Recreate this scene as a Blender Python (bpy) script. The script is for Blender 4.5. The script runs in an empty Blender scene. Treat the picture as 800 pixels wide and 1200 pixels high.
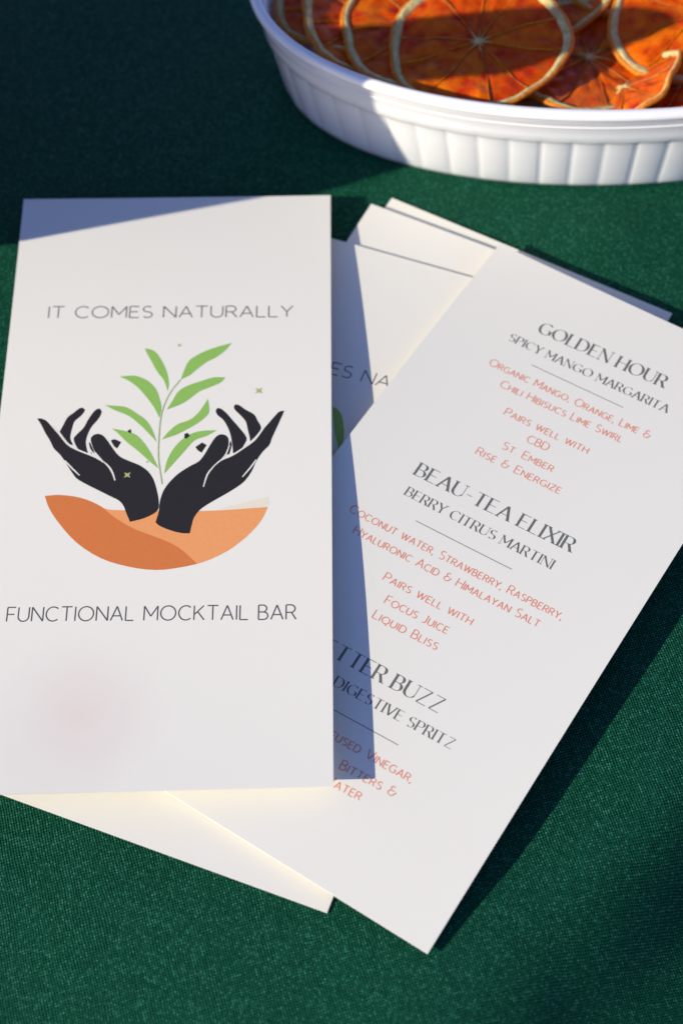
# Menu cards fanned on a green tablecloth beside a white fluted dish of dried orange slices.
import bpy, bmesh, math, random
from mathutils import Vector, Matrix, noise

random.seed(7)
MM = 0.001
scene = bpy.context.scene
C = scene.collection

# ---------------------------------------------------------------- camera
cam_data = bpy.data.cameras.new('camera')
cam = bpy.data.objects.new('camera', cam_data)
C.objects.link(cam)
scene.camera = cam
PITCH, ROLL = math.radians(58.5016), math.radians(-2.3956)
fw = Vector((0, math.cos(PITCH), -math.sin(PITCH)))
r0 = Vector((1, 0, 0)); u0 = r0.cross(fw)
r1 = r0 * math.cos(ROLL) + u0 * math.sin(ROLL)
u1 = -r0 * math.sin(ROLL) + u0 * math.cos(ROLL)
cam.matrix_world = Matrix(((r1.x, u1.x, -fw.x, 0), (r1.y, u1.y, -fw.y, 0), (r1.z, u1.z, -fw.z, 0.431), (0, 0, 0, 1)))
cam_data.sensor_fit = 'VERTICAL'
cam_data.sensor_height = 36.0
cam_data.lens = 1986.6 / 1200 * 36
cam_data.clip_start = 0.01
cam_data.clip_end = 20
cam_data.dof.use_dof = True
cam_data.dof.focus_distance = 0.480
cam_data.dof.aperture_fstop = 9.5

# ---------------------------------------------------------------- light
SUN = Vector((-1.9, -0.75, 1.0)).normalized()       # towards the sun
elev = math.asin(SUN.z)
azim = math.atan2(SUN.x, SUN.y)
world = bpy.data.worlds.new('World')
scene.world = world
world.use_nodes = True
wn = world.node_tree
bg = wn.nodes['Background']
sky = wn.nodes.new('ShaderNodeTexSky')
sky.sky_type = 'NISHITA'
sky.sun_disc = False
sky.sun_elevation = elev
sky.sun_rotation = azim
sky.air_density = 1.0
sky.dust_density = 0.3
sky.ozone_density = 4.0
tint = wn.nodes.new('ShaderNodeMix'); tint.data_type = 'RGBA'; tint.blend_type = 'MULTIPLY'
tint.inputs[0].default_value = 1.0
tint.inputs[7].default_value = (0.98, 0.86, 1.12, 1)     # a deep clear blue, as the photograph's shade shows
wn.links.new(sky.outputs['Color'], tint.inputs[6])
wn.links.new(tint.outputs[2], bg.inputs['Color'])
bg.inputs['Strength'].default_value = 0.125
sl = bpy.data.lights.new('sun', 'SUN')
sl.energy = 5.0
sl.angle = math.radians(0.5)
sl.color = (1.0, 0.93, 0.775)
so = bpy.data.objects.new('sun', sl)
C.objects.link(so)
so.rotation_euler = SUN.to_track_quat('Z', 'Y').to_euler()
so.location = SUN * 3
vs = scene.view_settings
vs.view_transform = 'Standard'
vs.look = 'None'
vs.gamma = 1
vs.exposure = 0.17
vs.use_curve_mapping = False
scene.render.engine = 'CYCLES'

# ---------------------------------------------------------------- helpers
def tag(o, label=None, cat=None, group=None, kind=None):
    for k, v in (('label', label), ('category', cat), ('group', group), ('kind', kind)):
        if v: o[k] = v
    return o

def empty(name, loc, label, cat, group=None):
    o = bpy.data.objects.new(name, None)
    C.objects.link(o)
    o.location = loc
    o.empty_display_size = 0.01
    return tag(o, label, cat, group)

def link(name, me, mat, parent=None, smooth=True):
    o = bpy.data.objects.new(name, me)
    C.objects.link(o)
    if mat and not me.materials: me.materials.append(mat)
    if smooth:
        me.polygons.foreach_set('use_smooth', [True] * len(me.polygons))
    if parent:
        o.parent = parent
        o.matrix_parent_inverse = Matrix.Translation(parent.location).inverted()
    return o

def mesh(name, verts, faces, mat, parent=None, smooth=True):
    me = bpy.data.meshes.new(name)
    me.from_pydata([tuple(v) for v in verts], [], faces)
    me.update()
    return link(name, me, mat, parent, smooth)

class N:
    """tiny node-graph helper"""
    def __init__(s, name):
        s.m = bpy.data.materials.new(name); s.m.use_nodes = True
        s.t = s.m.node_tree; s.b = s.t.nodes['Principled BSDF']
    def n(s, typ, **kw):
        x = s.t.nodes.new(typ)
        for k, v in kw.items():
            if k in x.bl_rna.properties and k not in ('inputs',): setattr(x, k, v)
            else: x.inputs[k].default_value = v
        return x
    def l(s, a, b): s.t.links.new(a, b)
    def math(s, op, a, b=None):
        x = s.t.nodes.new('ShaderNodeMath'); x.operation = op
        for i, v in enumerate((a, b)):
            if v is None: continue
            if isinstance(v, (int, float)): x.inputs[i].default_value = v
            else: s.l(v, x.inputs[i])
        return x.outputs[0]
    def mix(s, f, a, b):
        x = s.t.nodes.new('ShaderNodeMix'); x.data_type = 'RGBA'
        for sock, v in ((x.inputs[0], f), (x.inputs[6], a), (x.inputs[7], b)):
            if isinstance(v, (int, float)): sock.default_value = v
            elif isinstance(v, tuple): sock.default_value = v + (1,) if len(v) == 3 else v
            else: s.l(v, sock)
        return x.outputs[2]
    def ramp(s, f, stops):
        x = s.t.nodes.new('ShaderNodeValToRGB'); e = x.color_ramp.elements
        while len(e) < len(stops): e.new(0.5)
        for q, (p, c) in zip(e, stops): q.position = p; q.color = c + (1,) if len(c) == 3 else c
        s.l(f, x.inputs[0]); return x.outputs[0]
    def bump(s, h, strength, dist):
        x = s.t.nodes.new('ShaderNodeBump'); x.inputs['Strength'].default_value = strength
        x.inputs['Distance'].default_value = dist; s.l(h, x.inputs['Height'])
        s.l(x.outputs[0], s.b.inputs['Normal'])
    def set(s, **kw):
        for k, v in kw.items():
            sock = s.b.inputs[k.replace('_', ' ')]
            if isinstance(v, tuple): sock.default_value = v + (1,) if len(v) == 3 and sock.type == 'RGBA' else v
            elif isinstance(v, (int, float)): sock.default_value = v
            else: s.l(v, sock)
        return s

def objcoord(g): return g.n('ShaderNodeTexCoord').outputs['Object']

def noise_tex(g, vec, scale, detail=3, rough=0.5):
    x = g.n('ShaderNodeTexNoise'); x.inputs['Scale'].default_value = scale
    x.inputs['Detail'].default_value = detail; x.inputs['Roughness'].default_value = rough
    g.l(vec, x.inputs['Vector']); return x.outputs['Fac']

# ---------------------------------------------------------------- materials
def mat_paper(smudge=None):
    g = N('card_stock')
    co = objcoord(g)
    f = noise_tex(g, co, 2600, 4, 0.65)
    f2 = noise_tex(g, co, 45, 2)
    col = g.mix(f, (0.82, 0.785, 0.675), (0.85, 0.815, 0.70))
    col = g.mix(g.math('MULTIPLY', f2, 0.25), col, (0.79, 0.745, 0.64))
    if smudge:
        d = g.n('ShaderNodeVectorMath', operation='DISTANCE')
        g.l(co, d.inputs[0]); d.inputs[1].default_value = smudge
        w = g.math('MULTIPLY', noise_tex(g, co, 70, 2), 0.012)
        fac = g.ramp(g.math('MULTIPLY', g.math('ADD', d.outputs['Value'], w), 30), [(0.1, (0.36,) * 3), (0.95, (0, 0, 0))])
        col = g.mix(fac, col, (0.70, 0.50, 0.46))
    g.set(Base_Color=col, Roughness=0.48)
    g.b.inputs['Specular IOR Level'].default_value = 0.35
    g.bump(f, 0.10, 0.00005)
    return g.m

def mat_ink(name, c, rough=0.55, var=0.12):
    g = N(name)
    f = noise_tex(g, objcoord(g), 900, 3, 0.6)
    g.set(Base_Color=g.mix(f, tuple(x * (1 - var) for x in c), tuple(x * (1 + var) for x in c)), Roughness=rough)
    g.b.inputs['Specular IOR Level'].default_value = 0.3
    return g.m

INK = {
    'ink_black': mat_ink('ink_black', (0.022, 0.019, 0.019)),
    'text_grey': mat_ink('text_grey', (0.10, 0.10, 0.10)),
    'text_dark': mat_ink('text_dark', (0.14, 0.15, 0.13)),
    'text_red': mat_ink('text_red', (0.76, 0.27, 0.17)),
    'dark_orange': mat_ink('dark_orange', (0.66, 0.19, 0.05), var=0.06),
    'light_orange': mat_ink('light_orange', (0.83, 0.34, 0.12), var=0.06),
    'cream': mat_ink('cream', (0.80, 0.72, 0.55), var=0.03),
    'leaf_green': mat_ink('leaf_green', (0.27, 0.50, 0.10), var=0.10),
    'stem_green': mat_ink('stem_green', (0.35, 0.45, 0.20)),
    'star_green': mat_ink('star_green', (0.40, 0.45, 0.16)),
}
PAPER = mat_paper()
INK['bare'] = PAPER

def mat_cloth():
    g = N('green_polyester')
    co = objcoord(g)
    mp = g.n('ShaderNodeMapping'); mp.inputs['Rotation'].default_value = (0, 0, math.radians(31)); g.l(co, mp.inputs['Vector'])
    warp = g.n('ShaderNodeTexNoise'); warp.inputs['Scale'].default_value = 60; warp.inputs['Detail'].default_value = 2
    g.l(mp.outputs[0], warp.inputs['Vector'])
    va = g.n('ShaderNodeVectorMath', operation='MULTIPLY_ADD')
    g.l(warp.outputs['Color'], va.inputs[0]); va.inputs[1].default_value = (0.0016, 0.0016, 0); g.l(mp.outputs[0], va.inputs[2])
    sx = g.n('ShaderNodeSeparateXYZ'); g.l(va.outputs[0], sx.inputs[0])
    k = math.pi / 0.00052
    X = g.math('MULTIPLY', sx.outputs[0], k); Y = g.math('MULTIPLY', sx.outputs[1], k)
    w = g.math('MULTIPLY', g.math('SINE', X), g.math('SINE', Y))
    w = g.math('ADD', g.math('MULTIPLY', w, 0.5), 0.5)
    cell = g.n('ShaderNodeVectorMath', operation='SCALE'); g.l(va.outputs[0], cell.inputs[0]); cell.inputs['Scale'].default_value = 1 / 0.00052
    fl = g.n('ShaderNodeVectorMath', operation='FLOOR'); g.l(cell.outputs[0], fl.inputs[0])
    wn_ = g.n('ShaderNodeTexWhiteNoise', noise_dimensions='2D'); g.l(fl.outputs[0], wn_.inputs['Vector'])
    rnd = wn_.outputs['Value']
    spark = g.ramp(rnd, [(0.62, (0, 0, 0)), (1.0, (1, 1, 1))])
    big = g.ramp(noise_tex(g, co, 480, 5, 0.7), [(0.35, (0, 0, 0)), (0.68, (1, 1, 1))])
    thread = g.mix(g.ramp(w, [(0.25, (0, 0, 0)), (0.85, (1, 1, 1))]), (0.0002, 0.004, 0.0018), (0.0085, 0.118, 0.056))
    thread = g.mix(g.math('MULTIPLY', spark, g.math('MULTIPLY', w, 0.60)), thread, (0.08, 0.38, 0.23))
    thread = g.mix(g.math('MULTIPLY', big, 0.35), thread, (0.008, 0.085, 0.044))
    g.set(Base_Color=thread, Roughness=g.math('SUBTRACT', 0.62, g.math('MULTIPLY', spark, 0.22)))
    g.b.inputs['Specular IOR Level'].default_value = 0.15
    g.b.inputs['Specular Tint'].default_value = (0.20, 1.0, 0.65, 1)
    h = g.math('ADD', w, g.math('MULTIPLY', rnd, 0.6))
    h = g.math('ADD', h, g.math('MULTIPLY', big, 0.8))
    g.bump(h, 1.0, 0.00034)
    return g.m
CLOTH = mat_cloth()

def mat_ceramic():
    g = N('white_glazed_ceramic')
    f = noise_tex(g, objcoord(g), 40, 3)
    g.set(Base_Color=g.mix(f, (0.88, 0.86, 0.82), (0.91, 0.89, 0.85)), Roughness=0.10)
    g.b.inputs['Coat Weight'].default_value = 0.4
    g.b.inputs['Coat Roughness'].default_value = 0.06
    return g.m
CERAMIC = mat_ceramic()

def mat_fruit(name, lo, hi, rough, sss, scale, bump, vary=0.0, spec=0.3):
    g = N(name)
    co = objcoord(g)
    f = noise_tex(g, co, scale, 6, 0.7)
    v = g.n('ShaderNodeTexVoronoi', feature='SMOOTH_F1'); v.inputs['Scale'].default_value = scale * 1.3; g.l(co, v.inputs['Vector'])
    m = g.math('ADD', g.math('MULTIPLY', f, 0.75), g.math('MULTIPLY', v.outputs['Distance'], 0.4))
    fac = g.ramp(m, [(0.35, (0, 0, 0)), (0.80, (1, 1, 1))])
    if vary:
        oi = g.n('ShaderNodeObjectInfo')
        fac = g.math('MULTIPLY', fac, g.math('ADD', 1 - vary, g.math('MULTIPLY', oi.outputs['Random'], vary * 1.6)))
    g.set(Base_Color=g.mix(fac, lo, hi), Roughness=rough)
    g.b.inputs['Subsurface Weight'].default_value = sss
    g.b.inputs['Subsurface Radius'].default_value = (1.0, 0.28, 0.05)
    g.b.inputs['Subsurface Scale'].default_value = 0.010
    g.b.inputs['Specular IOR Level'].default_value = spec
    g.bump(m, bump, 0.0009)
    return g.m
FLESH = mat_fruit('dried_flesh', (0.50, 0.012, 0.0003), (1.0, 0.20, 0.001), 0.20, 0.3, 150, 0.9, 0.40, 0.18)
MEMB = mat_fruit('dried_membrane', (0.42, 0.03, 0.003), (0.80, 0.20, 0.02), 0.35, 0.6, 700, 0.5, 0.0, 0.15)
PITH = mat_fruit('dried_pith', (0.58, 0.36, 0.11), (0.88, 0.68, 0.32), 0.6, 0.35, 420, 0.9)
RIND = mat_fruit('dried_rind', (0.72, 0.13, 0.004), (0.96, 0.30, 0.012), 0.34, 0.35, 700, 0.9)

def mat_wood():
    g = N('dark_walnut')
    co = objcoord(g)
    mp = g.n('ShaderNodeMapping'); mp.inputs['Scale'].default_value = (1, 1, 8); g.l(co, mp.inputs['Vector'])
    f = noise_tex(g, mp.outputs[0], 30, 5, 0.7)
    g.set(Base_Color=g.mix(f, (0.05, 0.025, 0.012), (0.14, 0.07, 0.035)), Roughness=0.5)
    g.bump(f, 0.3, 0.0005)
    return g.m
WOOD = mat_wood()

# ---------------------------------------------------------------- the setting: tablecloth
def sstep(x): x = max(0.0, min(1.0, x)); return x * x * (3 - 2 * x)
def cloth_z(x, y):
    z = 0.0
    # gentle fall of the cloth towards the lower right of the cards
    d = (x - 24) * 0.63 - (y - 124) * 0.77
    z -= 0.30 * min(90.0, max(0.0, (x - 15) * 0.93 + (y - 125) * 0.36)) * sstep(d / 34)
    # the cloth lifts a little towards the sun-facing fold at the lower left
    z += 0.055 * (x + 40) * sstep((175 - y) / 45) * sstep((60 - x) / 60) * sstep((x + 400) / 200)
    # ripple towards the right-hand back
    g = math.exp(-((x - 112) / 34) ** 2 - ((y - 362) / 30) ** 2)
    z -= 1.5 * g
    z += 3.4 * math.exp(-((x - 92) / 20) ** 2 - ((y - 367) / 15) ** 2)
    z += (1.3 * noise.noise(Vector((x * 0.017, y * 0.017, 3.1))) + 0.35 * noise.noise(Vector((x * 0.05, y * 0.03, 8.1)))) * sstep((abs(x) + abs(y - 250)) / 120)
    return z - 0.05
def axis(lo, hi, c0, c1, fine):
    v = []; x = c0
    while x <= c1: v.append(x); x += fine
    a, s = c1, fine
    while a < hi: s *= 1.35; a += s; v.append(min(a, hi))
    a, s = c0, fine; pre = []
    while a > lo: s *= 1.35; a -= s; pre.append(max(a, lo))
    return pre[::-1] + v
xs = axis(-900, 900, -150, 190, 4); ys = axis(-700, 1300, 90, 540, 4)
vv = [(x * MM, y * MM, cloth_z(x, y) * MM) for y in ys for x in xs]
nx = len(xs)
ff = [(j * nx + i, j * nx + i + 1, (j + 1) * nx + i + 1, (j + 1) * nx + i) for j in range(len(ys) - 1) for i in range(nx - 1)]
tag(mesh('tablecloth', vv, ff, CLOTH), kind='structure')

# ---------------------------------------------------------------- cards
CW, CL = 101.6, 211.2
class Card:
    def __init__(s, x, y, th, Z, t=0.42):
        s.x, s.y, s.Z, s.t = x, y, Z, t
        s.c, s.s = math.cos(math.radians(th)), math.sin(math.radians(th))
    def z(s, u, v):
        a, b = 2 * u / CW, 2 * v / CL
        la = (a * (a - 1) / 2, 1 - a * a, a * (a + 1) / 2); lb = (b * (b - 1) / 2, 1 - b * b, b * (b + 1) / 2)
        return sum(la[j] * lb[2 - i] * s.Z[i][j] for i in range(3) for j in range(3))
    def p(s, u, v, h=0.0):
        return Vector((s.x + u * s.c - v * s.s, s.y + u * s.s + v * s.c, s.z(u, v) + h)) * MM
    def build(s, label, mat=None):
        root = empty('menu_card', s.p(0, 0), label, 'menu card', 'menu cards fanned out on the cloth')
        nu, nv = 34, 70
        us = [-CW / 2 + CW * i / nu for i in range(nu + 1)]; vs_ = [-CL / 2 + CL * j / nv for j in range(nv + 1)]
        bm = bmesh.new()
        top = [[bm.verts.new(s.p(u, v, 0)) for u in us] for v in vs_]
        bot = [[bm.verts.new(s.p(u, v, -s.t)) for u in us] for v in vs_]
        for j in range(nv):
            for i in range(nu):
                bm.faces.new((top[j][i], top[j][i + 1], top[j + 1][i + 1], top[j + 1][i]))
                bm.faces.new((bot[j][i], bot[j + 1][i], bot[j + 1][i + 1], bot[j][i + 1]))
        for j in range(nv):
            bm.faces.new((top[j][0], top[j + 1][0], bot[j + 1][0], bot[j][0]))
            bm.faces.new((top[j + 1][nu], top[j][nu], bot[j][nu], bot[j + 1][nu]))
        for i in range(nu):
            bm.faces.new((top[0][i + 1], top[0][i], bot[0][i], bot[0][i + 1]))
            bm.faces.new((top[nv][i], top[nv][i + 1], bot[nv][i + 1], bot[nv][i]))
        bm.normal_update()
        for f in bm.faces: f.smooth = True
        for e in bm.edges:
            if len(e.link_faces) == 2 and e.calc_face_angle(0) > 0.8: e.smooth = False
        me = bpy.data.meshes.new('card_sheet'); bm.to_mesh(me); bm.free()
        link('card_sheet', me, mat or PAPER, root, smooth=False)
        s.root = root
        return s

def conform(card, polys, name, mat, parent, step=4.0):
    """polys: list of (points, height_mm) flat outlines in card mm; laid onto the card's curve as printed ink"""
    bm = bmesh.new()
    for pts, h in polys:
        vs_ = [bm.verts.new((u, v, h)) for u, v in pts]
        try: f = bm.faces.new(vs_)
        except ValueError: continue
    bm.normal_update()
    bmesh.ops.triangulate(bm, faces=[f for f in bm.faces if len(f.verts) > 4])
    us = [v.co.x for v in bm.verts]; vs2 = [v.co.y for v in bm.verts]
    for ax, lo, hi in ((0, min(us), max(us)), (1, min(vs2), max(vs2))):
        q = math.floor(lo / step) * step + step
        while q < hi:
            no = (1, 0, 0) if ax == 0 else (0, 1, 0)
            bmesh.ops.bisect_plane(bm, geom=bm.verts[:] + bm.edges[:] + bm.faces[:], plane_co=(q, q, 0), plane_no=no)
            q += step
    for v in bm.verts: v.co = card.p(v.co.x, v.co.y, v.co.z)
    bm.normal_update()
    for f in bm.faces:
        if f.normal.z < 0: f.normal_flip()
    me = bpy.data.meshes.new(name); bm.to_mesh(me); bm.free()
    return link(name, me, mat, parent, smooth=False)

def smooth_loop(pts, closed=True, n=3):
    """Catmull-Rom through the points, corners sharper than about 55 degrees kept"""
    P = [Vector(p) for p in pts]; m = len(P); out = []
    def corner(i):
        if not closed and i in (0, m - 1): return True
        a = P[i] - P[i - 1]; b = P[(i + 1) % m] - P[i]
        return a.length > 1e-6 and b.length > 1e-6 and a.angle(b) > 0.95
    for i in range(m if closed else m - 1):
        p1, p2 = P[i], P[(i + 1) % m]
        p0 = P[i - 1] if not corner(i) else p1 - (p2 - p1)
        p3 = P[(i + 2) % m] if not corner((i + 1) % m) else p2 + (p2 - p1)
        for k in range(n):
            t = k / n
            out.append(0.5 * ((2 * p1) + (p2 - p0) * t + (2 * p0 - 5 * p1 + 4 * p2 - p3) * t * t + (3 * p1 - p0 - 3 * p2 + p3) * t ** 3))
    if not closed: out.append(P[-1])
    return [(v.x, v.y) for v in out]

def ribbon(pts, widths, taper=False):
    """outline polygons (quads) of a polyline of given widths"""
    P = [Vector(p) for p in pts]; L = []; R = []
    for i, p in enumerate(P):
        a = P[max(0, i - 1)]; b = P[min(len(P) - 1, i + 1)]
        d = (b - a).normalized(); n = Vector((-d.y, d.x)) * widths[i] / 2
        L.append(p + n); R.append(p - n)
    return [[tuple(L[i]), tuple(R[i]), tuple(R[i + 1]), tuple(L[i + 1])] for i in range(len(P) - 1)]

# --- stroke lettering (cap height 1). A: arc (cx,cy,rx,ry,deg0,deg1)
def arc(cx, cy, rx, ry, a0, a1, n=12):
    return [(cx + rx * math.cos(math.radians(a0 + (a1 - a0) * i / n)), cy + ry * math.sin(math.radians(a0 + (a1 - a0) * i / n))) for i in range(n + 1)]
GL = {
 'A': (.78, [[(0, 0), (.39, 1)], [(.39, 1), (.78, 0)], [(.14, .33), (.64, .33)]]),
 'B': (.60, [[(0, 0), (0, 1)], [(0, 1), (.28, 1)] + arc(.28, .76, .24, .24, 90, -90) + [(0, .52)], [(.28, .52)] + arc(.32, .26, .28, .26, 90, -90) + [(0, 0)]]),
 'C': (.80, [arc(.46, .5, .46, .5, 48, 312, 18)]),
 'D': (.80, [[(0, 0), (0, 1)], [(0, 1), (.32, 1)] + arc(.32, .5, .46, .5, 90, -90, 16) + [(0, 0)]]),
 'E': (.56, [[(0, 0), (0, 1)], [(0, 1), (.54, 1)], [(0, .52), (.48, .52)], [(0, 0), (.56, 0)]]),
 'F': (.54, [[(0, 0), (0, 1)], [(0, 1), (.54, 1)], [(0, .5), (.47, .5)]]),
 'G': (.84, [arc(.46, .5, .46, .5, 48, 330, 18), [(.84, .12), (.84, .46)], [(.56, .46), (.84, .46)]]),
 'H': (.72, [[(0, 0), (0, 1)], [(.72, 0), (.72, 1)], [(0, .52), (.72, .52)]]),
 'I': (.04, [[(.02, 0), (.02, 1)]]),
 'J': (.40, [[(.36, 1), (.36, .28)] + arc(.16, .26, .20, .26, 0, -130)]),
 'K': (.66, [[(0, 0), (0, 1)], [(.62, 1), (.04, .40)], [(.22, .58), (.66, 0)]]),
 'L': (.52, [[(0, 0), (0, 1)], [(0, 0), (.52, 0)]]),
 'M': (.88, [[(0, 0), (0, 1)], [(0, 1), (.44, .28)], [(.44, .28), (.88, 1)], [(.88, 1), (.88, 0)]]),
 'N': (.74, [[(0, 0), (0, 1)], [(0, 1), (.74, 0)], [(.74, 0), (.74, 1)]]),
 'O': (.98, [arc(.49, .5, .49, .5, 0, 360, 24)]),
 'P': (.60, [[(0, 0), (0, 1)], [(0, 1), (.32, 1)] + arc(.32, .73, .27, .27, 90, -90) + [(0, .46)]]),
 'Q': (.98, [arc(.49, .5, .49, .5, 0, 360, 24), [(.50, .10), (.66, -.12), (.92, -.16)]]),
 'R': (.64, [[(0, 0), (0, 1)], [(0, 1), (.32, 1)] + arc(.32, .74, .26, .26, 90, -90) + [(0, .48)], [(.34, .48), (.64, 0)]]),
 'S': (.58, [arc(.30, .755, .26, .245, 40, 250, 12) + arc(.30, .255, .28, .255, 80, -140, 14)]),
 'T': (.70, [[(.35, 0), (.35, 1)], [(0, 1), (.70, 1)]]),
 'U': (.70, [[(0, 1), (0, .34)] + arc(.35, .34, .35, .34, 180, 360, 14) + [(.70, 1)]]),
 'V': (.76, [[(0, 1), (.38, 0)], [(.38, 0), (.76, 1)]]),
 'W': (1.12, [[(0, 1), (.29, 0)], [(.29, 0), (.56, .96)], [(.56, .96), (.83, 0)], [(.83, 0), (1.12, 1)]]),
 'X': (.70, [[(0, 1), (.70, 0)], [(0, 0), (.70, 1)]]),
 'Y': (.70, [[(0, 1), (.35, .46)], [(.70, 1), (.35, .46)], [(.35, .46), (.35, 0)]]),
 'Z': (.64, [[(.02, 1), (.62, 1)], [(.62, 1), (0, 0)], [(0, 0), (.64, 0)]]),
 '-': (.34, [[(0, .44), (.34, .44)]]),
 ',': (.08, [[(.06, .06), (.0, -.16)]]),
 '.': (.06, [[(.0, .04), (.07, .04)]]),
 '&': (.80, [arc(.34, .77, .20, .22, 40, 270, 10) + arc(.34, .28, .30, .27, 90, 340, 14), [(.62, .18), (.78, .52)], [(.30, .54), (.56, .54)]]),
}
SERIF = {'A': [(0, 0), (.78, 0)], 'B': [(0, 0), (0, 1)], 'D': [(0, 0), (0, 1)], 'E': [(0, 0), (0, 1)], 'F': [(0, 0), (0, 1)],
 'H': [(0, 0), (0, 1), (.72, 0), (.72, 1)], 'I': [(.02, 0), (.02, 1)], 'K': [(0, 0), (0, 1), (.62, 1), (.66, 0)], 'L': [(0, 0), (0, 1)],
 'M': [(0, 0), (0, 1), (.88, 0), (.88, 1)], 'N': [(0, 0), (0, 1), (.74, 1)], 'P': [(0, 0), (0, 1)], 'R': [(0, 0), (0, 1), (.64, 0)],
 'T': [(.35, 0)], 'U': [(0, 1), (.70, 1)], 'V': [(0, 1), (.76, 1)], 'X': [(0, 0), (0, 1), (.70, 0), (.70, 1)], 'Y': [(0, 1), (.70, 1), (.35, 0)], 'W': [(0, 1), (1.12, 1)]}
def text_polys(txt, p0, p1, cap, style):
    a, b = Vector(p0), Vector(p1)
    ex = (b - a).normalized(); ey = Vector((-ex.y, ex.x))
    if style == 'sans': ey = Vector((0, 1))
    gap = {'sans': .19, 'serif': .21, 'caps': .19}[style]; sp = {'sans': .46, 'serif': .36, 'caps': .42}[style]
    gw = {'sans': .95, 'serif': .86, 'caps': .82}[style]
    items = []; x = 0.0
    for ch in txt:
        if ch == ' ': x += sp; continue
        k = 1.0
        if style == 'caps' and ch.islower(): k = .78
        w, st = GL[ch.upper()]
        w = w * gw; st = [[(q[0] * gw, q[1]) for q in s_] for s_ in st]
        items.append((ch.upper(), x, k, st)); x += w * k + gap * (k if style != 'caps' else .9)
    total = x - gap
    sx = (b - a).length / (total * cap)
    out = []; n = 0
    for ch, x, k, st in items:
        strokes = [list(s_) for s_ in st]; hair = []
        if style == 'serif' and ch in SERIF:
            hair = [[(q[0] * gw - .13, q[1]), (q[0] * gw + .13, q[1])] for q in SERIF[ch]]
        for si, s_ in enumerate(strokes + hair):
            P = [a + ex * ((x + q[0] * k) * cap * sx) + ey * (q[1] * k * cap) for q in s_]
            W = []
            for i in range(len(P)):
                d = (P[min(i + 1, len(P) - 1)] - P[max(i - 1, 0)]).normalized()
                if style == 'sans': W.append(.088 * cap)
                elif style == 'caps':
                    c = abs(d.dot(ex) * math.sin(.35) + d.dot(ey) * math.cos(.35)); W.append((.075 + .065 * c) * cap)
                else:
                    c = abs(d.dot(ex) * math.sin(-.30) + d.dot(ey) * math.cos(-.30))
                    if ch in 'NM' and abs(d.dot(ey)) > .97: c = .3 if not (ch == 'M' and si == 3) else 1
                    if ch == 'U' and i > len(P) // 2 and d.dot(ey) > .9: c = .3
                    W.append((.034 + .150 * c ** 2.4) * cap if si < len(strokes) else .048 * cap)
            for quad in ribbon(P, W):
                out.append((quad, .014 + .0004 * (n % 24))); n += 1
    return out

def print_text(card, txt, p0, p1, cap, style, mat, name, parent):
    conform(card, text_polys(txt, p0, p1, cap, style), name, mat, parent)
def print_rule(card, p0, p1, w, mat, parent):
    conform(card, [(q, .016) for q in ribbon([p0, p1], [w, w])], 'divider_line', mat, parent)

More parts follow.
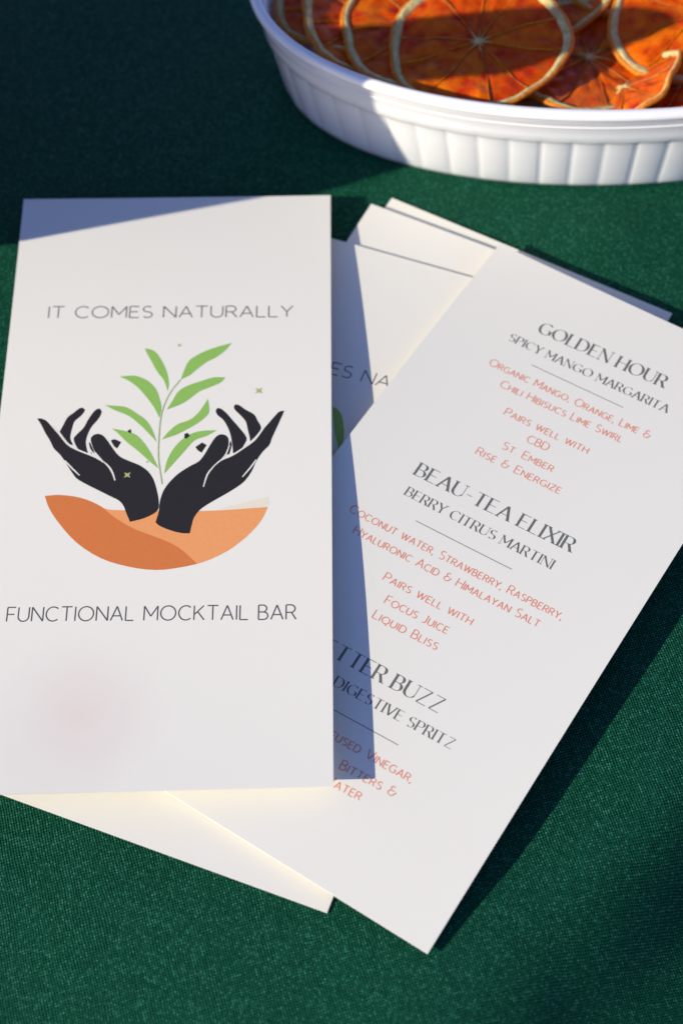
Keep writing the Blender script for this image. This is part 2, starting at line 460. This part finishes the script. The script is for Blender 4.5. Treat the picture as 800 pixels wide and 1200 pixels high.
# printed emblem of hands, sprig and bowl, outlines in card mm: (part, ink, layer, points)
POLYS = [
    ("bowl", "light_orange", 0, ((-34.26, -10.34), (-29.86, -10.23), (-23.63, -11.55), (-17.82, -14.52), (-15.17, -16.09), (-9.06, -16.79), (11.16, -18.14), (21.19, -18.21), (32.18, -17.86), (30.27, -22.46), (26.4, -27.5), (20.6, -32.38), (13.81, -35.68), (6.98, -37.16), (0.11, -37.61), (-7.88, -36.06), (-16.03, -32.78), (-23.44, -27.18), (-29.02, -20.42), (-32.54, -14.88))),
    ("bowl", "dark_orange", 1, ((-34.26, -10.34), (-29.86, -10.23), (-23.63, -11.55), (-17.82, -14.52), (-12.96, -18.95), (-6.65, -23.41), (1.56, -27.35), (6.68, -30.51), (10.82, -34.74), (12.06, -36.16), (6.98, -37.16), (0.11, -37.61), (-7.88, -36.06), (-16.03, -32.78), (-23.44, -27.18), (-29.02, -20.42), (-32.54, -14.88))),
    ("glow", "cream", 0, ((17.17, -18.0), (25.14, -15.94), (32.32, -14.31), (32.38, -17.64), (25.19, -18.08))),
    ("hand", "ink_black", 2, ((-39.09, 17.97), (-37.85, 17.95), (-36.3, 17.09), (-34.93, 15.53), (-33.27, 13.36), (-31.35, 10.89), (-29.18, 8.24), (-26.84, 6.41), (-23.78, 4.48), (-20.74, 2.86), (-18.2, 1.09), (-17.1, 0.62), (-19.33, 3.47), (-20.67, 5.29), (-21.71, 8.15), (-21.92, 9.75), (-21.17, 10.88), (-19.87, 11.22), (-18.36, 10.54), (-17.03, 8.88), (-15.12, 5.84), (-13.51, 3.42), (-11.97, 2.0), (-9.47, 0.58), (-6.48, -1.03), (-3.96, -3.19), (-2.12, -6.15), (-0.99, -9.62), (-0.04, -14.17), (-0.34, -17.5), (-3.99, -19.79), (-8.18, -20.84), (-9.56, -17.55), (-10.41, -15.27), (-11.97, -13.22), (-14.95, -11.37), (-18.44, -9.19), (-21.96, -7.0), (-25.01, -4.83), (-26.63, -2.62), (-28.01, -0.36), (-29.3, 1.85), (-31.07, 4.45), (-32.96, 6.59), (-34.43, 9.6), (-36.16, 12.64), (-37.66, 15.69))),
    ("hand", "ink_black", 2, ((-31.74, 12.68), (-30.72, 15.28), (-29.7, 17.89), (-27.85, 19.58), (-26.24, 21.1), (-25.26, 21.22), (-24.56, 20.4), (-24.78, 19.4), (-25.76, 17.96), (-27.36, 16.27), (-27.91, 13.93), (-28.22, 11.59), (-28.18, 9.82), (-27.16, 7.42), (-28.44, 8.08), (-30.07, 10.23))),
    ("hand", "ink_black", 2, ((-27.2, 9.77), (-26.03, 11.75), (-24.46, 13.73), (-23.42, 16.34), (-22.13, 18.94), (-21.0, 20.37), (-20.03, 20.62), (-19.37, 19.68), (-19.47, 18.19), (-20.46, 16.16), (-22.02, 13.88), (-23.03, 10.99), (-23.33, 8.37), (-22.91, 6.0), (-22.4, 4.34), (-24.29, 4.92), (-25.87, 6.47))),
    ("hand", "ink_black", 2, ((-22.35, 8.31), (-21.99, 7.99), (-20.46, 4.41), (-21.3, 3.87), (-22.03, 5.95))),
    ("hand", "ink_black", 2, ((-15.78, 8.51), (-14.59, 8.91), (-12.57, 7.74), (-13.64, 5.46), (-14.67, 6.4))),
    ("hand", "ink_black", 5, ((-10.97, 11.76), (-9.93, 12.41), (-9.7, 10.98), (-10.33, 11.02))),
    ("hand", "ink_black", 2, ((36.59, 16.56), (35.06, 16.31), (33.43, 14.37), (31.82, 12.1), (29.68, 9.2), (27.83, 6.45), (24.89, 3.83), (21.69, 1.25), (18.91, -0.16), (18.98, 1.21), (19.73, 3.47), (20.03, 6.09), (19.6, 7.78), (18.48, 8.71), (17.11, 8.79), (15.77, 7.67), (14.23, 4.77), (12.71, 1.56), (11.16, -0.64), (8.25, -2.43), (5.1, -4.84), (2.53, -7.92), (1.05, -10.73), (0.26, -14.18), (0.07, -17.96), (-0.66, -21.37), (0.58, -22.69), (3.85, -24.42), (7.08, -25.52), (9.58, -25.77), (10.05, -22.89), (10.59, -20.42), (12.09, -17.99), (14.16, -16.22), (17.3, -14.17), (20.97, -11.83), (24.13, -9.45), (25.7, -7.62), (27.25, -4.8), (28.53, -1.3), (30.36, 1.88), (32.22, 4.08), (33.0, 6.68), (34.58, 10.94))),
    ("hand", "ink_black", 2, ((21.21, 19.14), (21.74, 19.8), (22.86, 19.39), (24.84, 17.57), (27.36, 15.73), (28.51, 13.3), (29.66, 10.54), (28.34, 7.95), (26.48, 5.73), (26.16, 7.74), (25.55, 10.44), (24.94, 13.17), (23.23, 15.63), (21.52, 17.76))),
    ("hand", "ink_black", 2, ((15.71, 17.76), (16.24, 18.75), (17.36, 18.34), (19.07, 16.55), (21.08, 13.72), (23.08, 10.92), (25.36, 7.12), (24.6, 4.51), (23.3, 2.28), (21.41, 1.73), (21.03, 5.37), (20.39, 8.73), (19.49, 11.46), (18.04, 14.24), (16.32, 16.02))),
    ("hand", "ink_black", 2, ((20.57, 6.39), (20.94, 4.72), (20.33, 1.46), (18.98, 1.21), (19.73, 3.47))),
    ("hand", "ink_black", 2, ((10.03, 4.68), (11.99, 6.22), (13.4, 5.15), (11.97, 2.46), (10.73, 3.45))),
    ("hand", "ink_black", 5, ((6.53, 9.66), (7.45, 10.01), (8.22, 8.76), (7.16, 7.83), (6.49, 8.2))),
    ("leaf", "leaf_green", 4, ((-7.3, 42.91), (-5.28, 42.34), (-3.35, 40.58), (-1.33, 36.81), (0.1, 33.09), (0.87, 28.99), (0.66, 25.87), (-0.63, 29.97), (-3.0, 33.72), (-5.05, 37.92), (-6.45, 40.75))),
    ("leaf", "leaf_green", 4, ((19.82, 43.67), (17.92, 40.8), (15.08, 38.19), (12.21, 36.51), (9.39, 33.93), (7.29, 31.78), (4.45, 30.14), (5.39, 33.7), (6.7, 37.28), (9.18, 39.43), (13.49, 41.69))),
    ("leaf", "leaf_green", 4, ((-14.62, 32.38), (-11.71, 32.58), (-9.13, 32.25), (-5.74, 30.26), (-3.02, 26.97), (-1.75, 23.34), (-0.99, 19.75), (-1.38, 16.09), (-3.4, 20.33), (-5.76, 24.01), (-8.51, 27.73), (-11.59, 30.59))),
    ("leaf", "leaf_green", 4, ((18.24, 30.26), (16.85, 28.35), (14.0, 26.9), (10.45, 25.31), (7.66, 22.8), (4.87, 20.74), (0.63, 18.96), (2.28, 22.22), (3.93, 25.68), (6.73, 27.76), (11.02, 29.31), (14.61, 30.47))),
    ("leaf", "leaf_green", 4, ((-18.52, 21.82), (-14.65, 21.25), (-11.71, 20.55), (-8.31, 17.98), (-5.28, 15.18), (-3.3, 11.59), (-1.79, 7.19), (-3.92, 9.89), (-6.98, 13.54), (-10.79, 17.25), (-15.27, 19.7))),
    ("leaf", "leaf_green", 4, ((13.08, 22.31), (13.53, 19.8), (13.5, 16.72), (10.89, 13.81), (7.42, 11.4), (3.94, 9.44), (-0.26, 7.96), (1.74, 10.86), (4.47, 13.48), (7.99, 14.85), (10.74, 17.76))),
    ("leaf", "leaf_green", 4, ((-15.7, 12.91), (-11.9, 11.83), (-8.22, 10.14), (-5.55, 6.98), (-3.2, 2.99), (-0.79, -2.48), (-3.39, 0.04), (-7.16, 4.08), (-10.93, 7.72), (-13.63, 10.89))),
    ("leaf", "leaf_green", 4, ((16.35, 10.45), (13.22, 8.47), (9.72, 7.12), (7.03, 3.68), (4.37, 0.01), (1.06, -4.43), (1.56, -0.25), (3.13, 3.91), (5.46, 7.2), (8.21, 9.45), (11.73, 10.46))),
]
STROKES = [
    ("stem", "stem_green", 3, 0.458, ((4.45, 30.14), (1.75, 25.81), (-0.17, 20.59), (-0.99, 15.37), (-1.14, 8.44), (-0.93, 1.59), (0.0, -4.37), (0.68, -8.17))),
    ("gap", "bare", 3, 0.521, ((-33.98, 14.76), (-31.66, 11.67), (-28.92, 7.99), (-25.82, 5.77), (-21.77, 3.67), (-19.24, 2.19), (-17.44, 0.64))),
    ("gap", "bare", 3, 0.521, ((-17.46, 0.87), (-15.9, -0.78), (-14.53, -3.15), (-13.53, -6.07))),
    ("gap", "bare", 3, 0.469, ((-29.27, 2.02), (-27.02, -0.71), (-24.38, -3.61))),
    ("gap", "bare", 3, 0.417, ((-22.58, 8.03), (-21.92, 5.65), (-20.04, 3.22), (-17.71, 1.06))),
    ("gap", "bare", 3, 0.531, ((30.48, 10.5), (27.83, 6.31), (24.62, 3.58), (21.16, 1.02), (17.94, -0.5), (15.74, -2.66))),
    ("gap", "bare", 3, 0.472, ((16.1, -2.22), (14.04, -5.35), (12.96, -9.79))),
    ("gap", "bare", 3, 0.472, ((28.41, -0.96), (26.69, -3.79), (24.44, -6.9))),
    ("gap", "bare", 3, 0.413, ((20.29, 4.75), (18.99, 0.88), (16.1, -2.22))),
]
STARS = [
    (3.49, 43.62, 0.84, "stem_green"),
    (28.7, 24.54, 1.528, "star_green"),
    (-9.99, -4.3, 1.375, "star_green"),
    (-4.24, 0.08, 0.535, "stem_green"),
]

def print_logo(card, parent, du=0.0):
    def lift(l): return .014 + .006 * l
    sh = lambda pts: [(a + du, b) for a, b in pts]
    hand = [q for q in POLYS if q[0] == 'hand']
    for side in (0, 1):
        sel = [q for q in hand if (sum(p[0] for p in q[3]) / len(q[3]) > LOGO_MID) == bool(side)]
        conform(card, [(smooth_loop(sh(q[3])), lift(q[2])) for q in sel], 'hand_print', INK['ink_black'], parent)
    for nm, ink, l, pts in POLYS:
        if nm == 'hand': continue
        conform(card, [(smooth_loop(sh(pts)), lift(l))], {'bowl': 'bowl_print', 'glow': 'glow_print', 'leaf': 'leaf_print'}[nm], INK[ink], parent)
    gaps = []
    for nm, ink, l, w, pts in STROKES:
        q = smooth_loop(sh(pts), False)
        rb = ribbon(q, [w * (.45 + .55 * math.sin(math.pi * min(1, (i + 1) / len(q)) * .9)) for i in range(len(q))] if nm == 'gap' else [w] * len(q))
        if nm == 'gap': gaps += [(r_, lift(l) + .0003 * (i % 6)) for i, r_ in enumerate(rb)]
        else: conform(card, [(r_, lift(l) + .0003 * (i % 6)) for i, r_ in enumerate(rb)], 'stem_print', INK[ink], parent)
    for side in (0, 1):
        conform(card, [q for q in gaps if (q[0][0][0] - du > LOGO_MID) == bool(side)], 'hand_crease', INK['bare'], parent)
    for u, v, r_, ink in STARS:
        u += du
        pts = []
        for k in range(8):
            rr = r_ if k % 2 == 0 else r_ * .38; an = math.radians(45 * k + 45)
            pts.append((u + rr * math.cos(an), v + rr * math.sin(an)))
        conform(card, [(pts, lift(5))], 'star_print', INK[ink], parent)
LOGO_MID = 0.5 * (min(p[0] for q in POLYS if q[0] == 'bowl' for p in q[3]) + max(p[0] for q in POLYS if q[0] == 'bowl' for p in q[3]))

def front_print(c, p0=(-38.9, 56.6), p1=(38.8, 53.2), du=0.0):
    print_text(c, 'IT COMES NATURALLY', p0, p1, 4.5, 'sans', INK['text_grey'], 'title_text', c.root)
    print_text(c, 'FUNCTIONAL MOCKTAIL BAR', (-41.5, -52.5), (40.6, -55.5), 4.6, 'sans', INK['text_grey'], 'title_text', c.root)
    print_logo(c, c.root, du)

# bottom of the pile first
card_e = Card(9.09, 269.1, -31.64, [[1.5, 1.4, 1.2], [1.2, 1.2, 1.2], [.5, .5, .5]]).build(
    'lowest white card of the fan, only a thin strip of its top edge showing')
card_b = Card(7.13, 265.09, -29.13, [[3, 3, 2.6], [2.2, 2.4, 2.2], [1, 1, 1]]).build(
    'blank white card whose top left corner pokes out beside the logo card')
card_d = Card(-13.68, 258.34, -22.95, [[4, 4, 4], [3, 3.6, 3.8], [1.2, 1.6, 2]]).build(
    'half hidden logo card showing only the letters ES NA')
front_print(card_d, (-35.6, 53.2), (39.2, 56.5), 2.5)
card_m = Card(36.0, 244.22, -34.95, [[6, 6.3, 6.8], [8.2, 7.4, 8], [4, 4.8, 5]]).build(
    'tilted white drinks menu printed with Golden Hour and Beau-Tea Elixir')
HEAD, RED = INK['text_dark'], INK['text_red']
for t, a, b, cap in (('GOLDEN HOUR', (-22.5, 80.2), (20.3, 81.7), 4.6), ('BEAU-TEA ELIXIR', (-27.1, 14.2), (24.6, 15.5), 4.6), ('BETTER BUZZ', (-22.0, -49.0), (18.7, -47.8), 4.6)):
    print_text(card_m, t, a, b, cap, 'serif', HEAD, 'drink_heading', card_m.root)
for t, a, b, cap in (('SPICY MANGO MARGARITA', (-28.6, 72.5), (25.6, 73.8), 3.0), ('BERRY CITRUS MARTINI', (-25.8, 6.7), (22.6, 7.6), 3.1), ('DIGESTIVE SPRITZ', (-10.2, -56.0), (27.1, -55.1), 3.1)):
    print_text(card_m, t, a, b, cap, 'serif', HEAD, 'drink_subheading', card_m.root)
for t, a, b in (('Organic Mango, Orange, Lime &', (-28.9, 60.9), (25.5, 62.4)), ('Chili Hibisucs Lime Swirl', (-21.9, 55.5), (19.0, 56.8)),
                ('Pairs well with', (-15.6, 47.2), (12.3, 47.9)), ('CBD', (-4.9, 42.1), (1.9, 42.5)), ('St. Ember', (-10.0, 36.1), (6.7, 36.6)), ('Rise & Energize', (-15.6, 30.2), (12.3, 31.1)),
                ('Coconut water, Strawberry, Raspberry,', (-36.5, -6.9), (33.1, -5.3)), ('Hyaluronic Acid & Himalayan Salt', (-31.7, -12.4), (28.7, -10.7)),
                ('Pairs well with', (-16.1, -20.8), (12.4, -20.0)), ('Focus Juice', (-11.8, -26.9), (8.1, -26.0)), ('Liquid Bliss', (-12.2, -32.6), (8.2, -31.8)),
                ('Infused Vinegar,', (-5.5, -69.5), (22.9, -69.0)), ('Bitters &', (4.5, -75.6), (21.4, -74.8)), ('Water', (2.6, -81.2), (13.9, -80.4))):
    print_text(card_m, t, a, b, 2.75, 'caps', RED, 'ingredient_text', card_m.root)
for a, b in (((-17.7, 68.0), (13.7, 68.7)), ((-18.3, .9), (13.4, 1.7)), ((-17.0, -62.3), (14.5, -61.5))):
    print_rule(card_m, a, b, .22, HEAD, card_m.root)
card_l = Card(-52.98, 279.01, -1.6, [[8, 7.2, 6.8], [6, 8.8, 11.4], [10, 10.9, 12]])
_q = card_l.p(-19, -83)
card_l.build('upright white logo card on top, black hands cupping a green sprig over an orange bowl', mat_paper(tuple(_q)))
front_print(card_l)

# ---------------------------------------------------------------- fluted dish
DX, DY, DA = 111.5, 451.0, 0.058
A0, B0, DH = 123.5, 61.5, 44.0
def dish_pt(t, o, z, sc=1.0):
    a, b = (A0 + o) * sc, (B0 + o) * sc
    x, y = a * math.cos(t), b * math.sin(t)
    return Vector((DX + x * math.cos(DA) - y * math.sin(DA), DY + x * math.sin(DA) + y * math.cos(DA), z)) * MM
def ellipse_params(n, m=4000):
    """angles at equal arc length round the oval"""
    a, b = A0 + 6, B0 + 6
    s = [0.0]
    for i in range(m):
        t = 2 * math.pi * (i + .5) / m
        s.append(s[-1] + math.hypot(a * math.sin(t), b * math.cos(t)) * 2 * math.pi / m)
    out = []; j = 0
    for k in range(n):
        g = s[-1] * k / n
        while s[j + 1] < g: j += 1
        out.append(2 * math.pi * (j + (g - s[j]) / (s[j + 1] - s[j])) / m)
    return out
dish = empty('baking_dish', (DX * MM, DY * MM, 0), 'white oval fluted ceramic dish filled with dried orange slices', 'dish')
NF, SUB = 62, 12
TS = ellipse_params(NF * SUB)
def flute(k):
    ph = (k % SUB) / SUB
    return abs(math.sin(math.pi * ph)) ** .55
body = [(0.0, -4, 0), (0.0, .2, 0), (.8, 1.6, .2), (2.5, 2.3, 1)] + [(2.5 + 22.5 * i / 6, 2.3 + 4.6 * i / 6, 1) for i in range(1, 7)] + \
       [(26.2, 7.3, .9), (27.2, 7.8, .25), (27.8, 8.2, 0), (31, 8.7, 0), (35.2, 9.2, 0), (36.2, 9.8, 0)]
n = len(TS)
FD = [random.uniform(.42, .75) for _ in range(NF + 1)]
V = []; F = []
for z, o, fl in body:
    for k, t in enumerate(TS): V.append(dish_pt(t, o - FD[k // SUB] * fl * (1 - flute(k)), z))
inner = [(36.2, 6.9), (24, 3.4), (12, .6), (7.5, -3), (5.6, -9), (5.0, -18)]
for z, o in inner:
    for t in TS: V.append(dish_pt(t, o, z))
rows = len(body) + len(inner)
for j in range(rows - 1):
    for k in range(n):
        F.append((j * n + k, j * n + (k + 1) % n, (j + 1) * n + (k + 1) % n, (j + 1) * n + k))
V.append(Vector((DX, DY, 5.0)) * MM); F += [((rows - 1) * n + k, (rows - 1) * n + (k + 1) % n, len(V) - 1) for k in range(n)]
V.append(Vector((DX, DY, 0.0)) * MM); F += [((k + 1) % n, k, len(V) - 1) for k in range(n)]
mesh('dish_body', V, F, CERAMIC, dish)
rim = [(36.0, 9.4), (39.0, 9.7), (39.9, 10.6), (40.8, 11.7), (41.8, 12.0), (42.8, 11.8), (43.6, 11.1), (44.0, 10.2), (43.8, 9.2), (42.8, 8.4), (40.0, 7.7), (36.0, 6.9)]
V = [dish_pt(t, o, z) for z, o in rim for t in TS[::2]]; n2 = len(TS[::2]); R_ = len(rim)
F = [(j * n2 + k, j * n2 + (k + 1) % n2, ((j + 1) % R_) * n2 + (k + 1) % n2, ((j + 1) % R_) * n2 + k) for j in range(R_) for k in range(n2)]
mesh('dish_rim', V, F, CERAMIC, dish)

# ---------------------------------------------------------------- dried orange slices
def slice_obj(x, y, z, nrm, R, spin, seed, label, bend=2.5, nseg=10):
    rnd = random.Random(seed)
    nz = Vector(nrm).normalized(); ax = Vector((1, 0, 0)) - nz * nz.x; ax.normalize(); ay = nz.cross(ax)
    root = empty('orange_slice', Vector((x, y, z)) * MM, label, 'orange slice', 'dried orange slices in the white dish')
    b1, b2 = rnd.uniform(0, 6.28), rnd.uniform(0, 6.28); bx = bend * rnd.uniform(.7, 1.2)
    def P(r, th, h):
        rr = R * r * (1 + .04 * math.sin(2 * th + b1) + .020 * math.sin(5 * th + b2) + .035 * noise.noise(Vector((math.cos(th) * 2.2, math.sin(th) * 2.2, seed * 5.3))))
        a = th + spin
        u, v = rr * math.cos(a), rr * math.sin(a)
        w = bx * (r ** 2) * math.cos(2 * (a - b1)) + .55 * r * noise.noise(Vector((u * .11, v * .11, seed * 3.7)))
        w += .9 * r * r * noise.noise(Vector((u * .24, v * .24, seed * 1.3)))
        return (Vector((x, y, z)) + ax * u + ay * v + nz * (w + h)) * MM
    # rind and pith: rings with an uneven wrinkled edge
    def ring(name, prof, mat, nn=96):
        V = []; F = []
        for r, h in prof:
            for k in range(nn):
                th = 2 * math.pi * k / nn
                j = .012 * noise.noise(Vector((k * .35, r * 9, seed * 2.1)))
                V.append(P(r + j + (.022 * math.sin(th + b2) if r < .92 else 0), th, h + .25 * noise.noise(Vector((k * .6, r * 14, seed + .5)))))
        m = len(prof)
        for j in range(m):
            for k in range(nn):
                F.append((j * nn + k, j * nn + (k + 1) % nn, ((j + 1) % m) * nn + (k + 1) % nn, ((j + 1) % m) * nn + k))
        return mesh(name, V, F, mat, root)
    ring('rind', [(.968, .75), (.985, .85), (1.0, .6), (1.01, 0), (1.0, -.9), (.97, -1.3), (.960, -1.1)], RIND)
    ring('pith', [(.905, .15), (.925, .5), (.945, .75), (.970, .78), (.970, -1.1), (.91, -1.2), (.885, -.8)], PITH)
    angs = [2 * math.pi * (k + rnd.uniform(-.22, .22)) / nseg for k in range(nseg)]
    # thin raised membranes between the segments
    V = []; F = []
    for k in range(nseg):
        a = angs[k]; m0 = len(V); wdt = rnd.uniform(.22, .40)
        for i in range(11):
            r = .05 + .85 * i / 10; w_ = wdt / (R * r)
            ht = .28 - .15 * math.sin(math.pi * r) + .35 * noise.noise(Vector((r * 6, k * 3.1, seed)))
            aw = a + .07 * math.sin(r * 5 + k) * r
            V += [P(r, aw - w_ / 2, -.5), P(r, aw - w_ / 4, ht), P(r, aw + w_ / 4, ht), P(r, aw + w_ / 2, -.5)]
        for i in range(10):
            for q in range(3): F.append((m0 + i * 4 + q, m0 + i * 4 + q + 1, m0 + i * 4 + q + 5, m0 + i * 4 + q + 4))
    mesh('membrane', V, F, MEMB, root)
    # pale core: an uneven star
    V = [P(0, 0, .7)]; F = []; nn = nseg * 4; rim_ = []
    for k in range(nn):
        s_, j = divmod(k, 4)
        a0 = angs[s_]; a1 = angs[(s_ + 1) % nseg] + (2 * math.pi if s_ == nseg - 1 else 0)
        rr = (.10 + .16 * rnd.random() ** 2, .05, .035, .05)[j]
        th = a0 + (a1 - a0) * (0, .16, .5, .84)[j]
        rim_.append((rr, th))
    for rr, th in rim_: V.append(P(rr * .6, th, .62))
    for rr, th in rim_: V.append(P(rr, th, .42))
    for rr, th in rim_: V.append(P(rr, th, -.5))
    for k in range(nn):
        k2 = (k + 1) % nn
        F.append((0, 1 + k, 1 + k2))
        for q in (0, 1): F.append((1 + q * nn + k, 1 + (q + 1) * nn + k, 1 + (q + 1) * nn + k2, 1 + q * nn + k2))
    mesh('core', V, F, PITH, root)
    for k in range(nseg):
        a0 = angs[k]; a1 = angs[(k + 1) % nseg] + (2 * math.pi if k == nseg - 1 else 0)
        NR, NA = 16, 12; V = []; F = []; sink = rnd.uniform(-.25, .15)
        for side in (1, -1):
            for i in range(NR + 1):
                for j in range(NA + 1):
                    fr, fa = i / NR, j / NA
                    r = .04 + .875 * fr
                    e = (1 - (2 * fr - 1) ** 6) * (1 - (2 * fa - 1) ** 4)
                    x_, y_ = r * math.cos(a0 + fa * (a1 - a0)) * R, r * math.sin(a0 + fa * (a1 - a0)) * R
                    wr = .80 * noise.noise(Vector((x_ * .32, y_ * .32, seed))) + .40 * noise.noise(Vector((x_ * .9, y_ * .9, seed + 4)))
                    # pulp fibres run outwards from the core
                    wr += .22 * noise.noise(Vector((fa * 9 + k * 5, r * 2.2, seed + 9)))
                    h = (-.50 + (.42 + sink) * e + wr * e) if side > 0 else -1.0
                    V.append(P(r, a0 + (a1 - a0) * fa, h))
        o = (NR + 1) * (NA + 1)
        for i in range(NR):
            for j in range(NA):
                a = i * (NA + 1) + j
                F.append((a, a + NA + 1, a + NA + 2, a + 1)); F.append((o + a, o + a + 1, o + a + NA + 2, o + a + NA + 1))
        mesh('segment', V, F, FLESH, root)
    return root
SL = [
 # x, y, z, normal, R, spin, label
 (51, 418, 38.8, (-.05, -.10, 1), 29.0, .3, 'full round dried orange slice lying against the front rim, pale core star in its middle', 1.2),
 (35, 430, 33.2, (.16, -.05, 1), 29.5, 1.1, 'dried orange slice tucked directly under the left side of the full round slice', 2.0),
 (21, 438, 31.5, (.22, -.04, 1), 28.5, 2.0, 'second dried orange slice left of the full round one, showing a pale curved rim', 1.5),
 (9.5, 447, 30.5, (.20, .05, 1), 25.5, 2.9, 'leftmost dried orange slice, bright orange against the dish wall', 3.0),
 (124, 427, 38.5, (-.10, -.12, 1), 29.0, .9, 'dried orange slice cut off by the right edge of the photo, broad pale rim', 2.2),
 (88, 418, 30.0, (.05, .05, 1), 28.5, .5, 'dark red dried orange slice lying low between the two large slices', 2.0),
 (97, 402, 31.5, (-.42, .40, .82), 20.0, .2, 'twisted orange slice seen edge on along the front rim', 3.5),
 (116, 401, 33.5, (-.50, .30, .82), 19.0, 1.7, 'curled bright orange slice leaning on the front rim below the pale rimmed slice', 3.5),
]
BACK = 'dried orange slice at the back of the dish'
for q, (x, y, z) in enumerate(((72, 455, 30), (108, 462, 30), (150, 452, 31), (185, 440, 30), (40, 470, 25), (90, 488, 27), (135, 490, 27), (175, 478, 28), (205, 462, 25), (155, 418, 27), (186, 424, 27),
                               (60, 440, 17), (110, 430, 17), (160, 450, 15))):
    SL.append((x, y, z, (random.uniform(-.15, .15), random.uniform(-.12, .12), 1), 28, q * .7, BACK, 2.0))
for i, (x, y, z, nr, R, sp, lb, bd) in enumerate(SL):
    slice_obj(x, y, z, nr, R, sp, i + 3, lb, bd)

# ---------------------------------------------------------------- unseen wooden panel, added and outlined to cast the big shade
def shade_panel():
    q = [(-205, 350), (-109, 373.5), (-86, 374), (-9, 388.5), (34, 402), (66, 418), (100, 431), (130, 432), (157, 441), (186, 451), (190, 455), (184, 459), (150, 459), (100, 456), (76, 455), (70, 458), (71, 470), (84, 500), (60, 560), (-200, 530)]
    pts = []
    for qx, qy in q:
        z = (qx + 200) / 2.111
        z = max(z, -.0)
        pts.append(Vector((-200 + .2111 * z, qy - .75 * z, z)))
    n_ = Vector((1, 0, -.2111)).normalized() * -16
    V = [p * MM for p in pts] + [(p + n_) * MM for p in pts]; m = len(pts)
    F = [tuple(range(m)), tuple(range(2 * m - 1, m - 1, -1))] + [(i + m, (i + 1) % m + m, (i + 1) % m, i) for i in range(m)]
    o = mesh('added_shade_panel', V, F, WOOD, smooth=False)
    tag(o, 'added dark wooden panel, unseen beyond the left of frame, cut to cast the big shadow', 'shade_panel')
shade_panel()
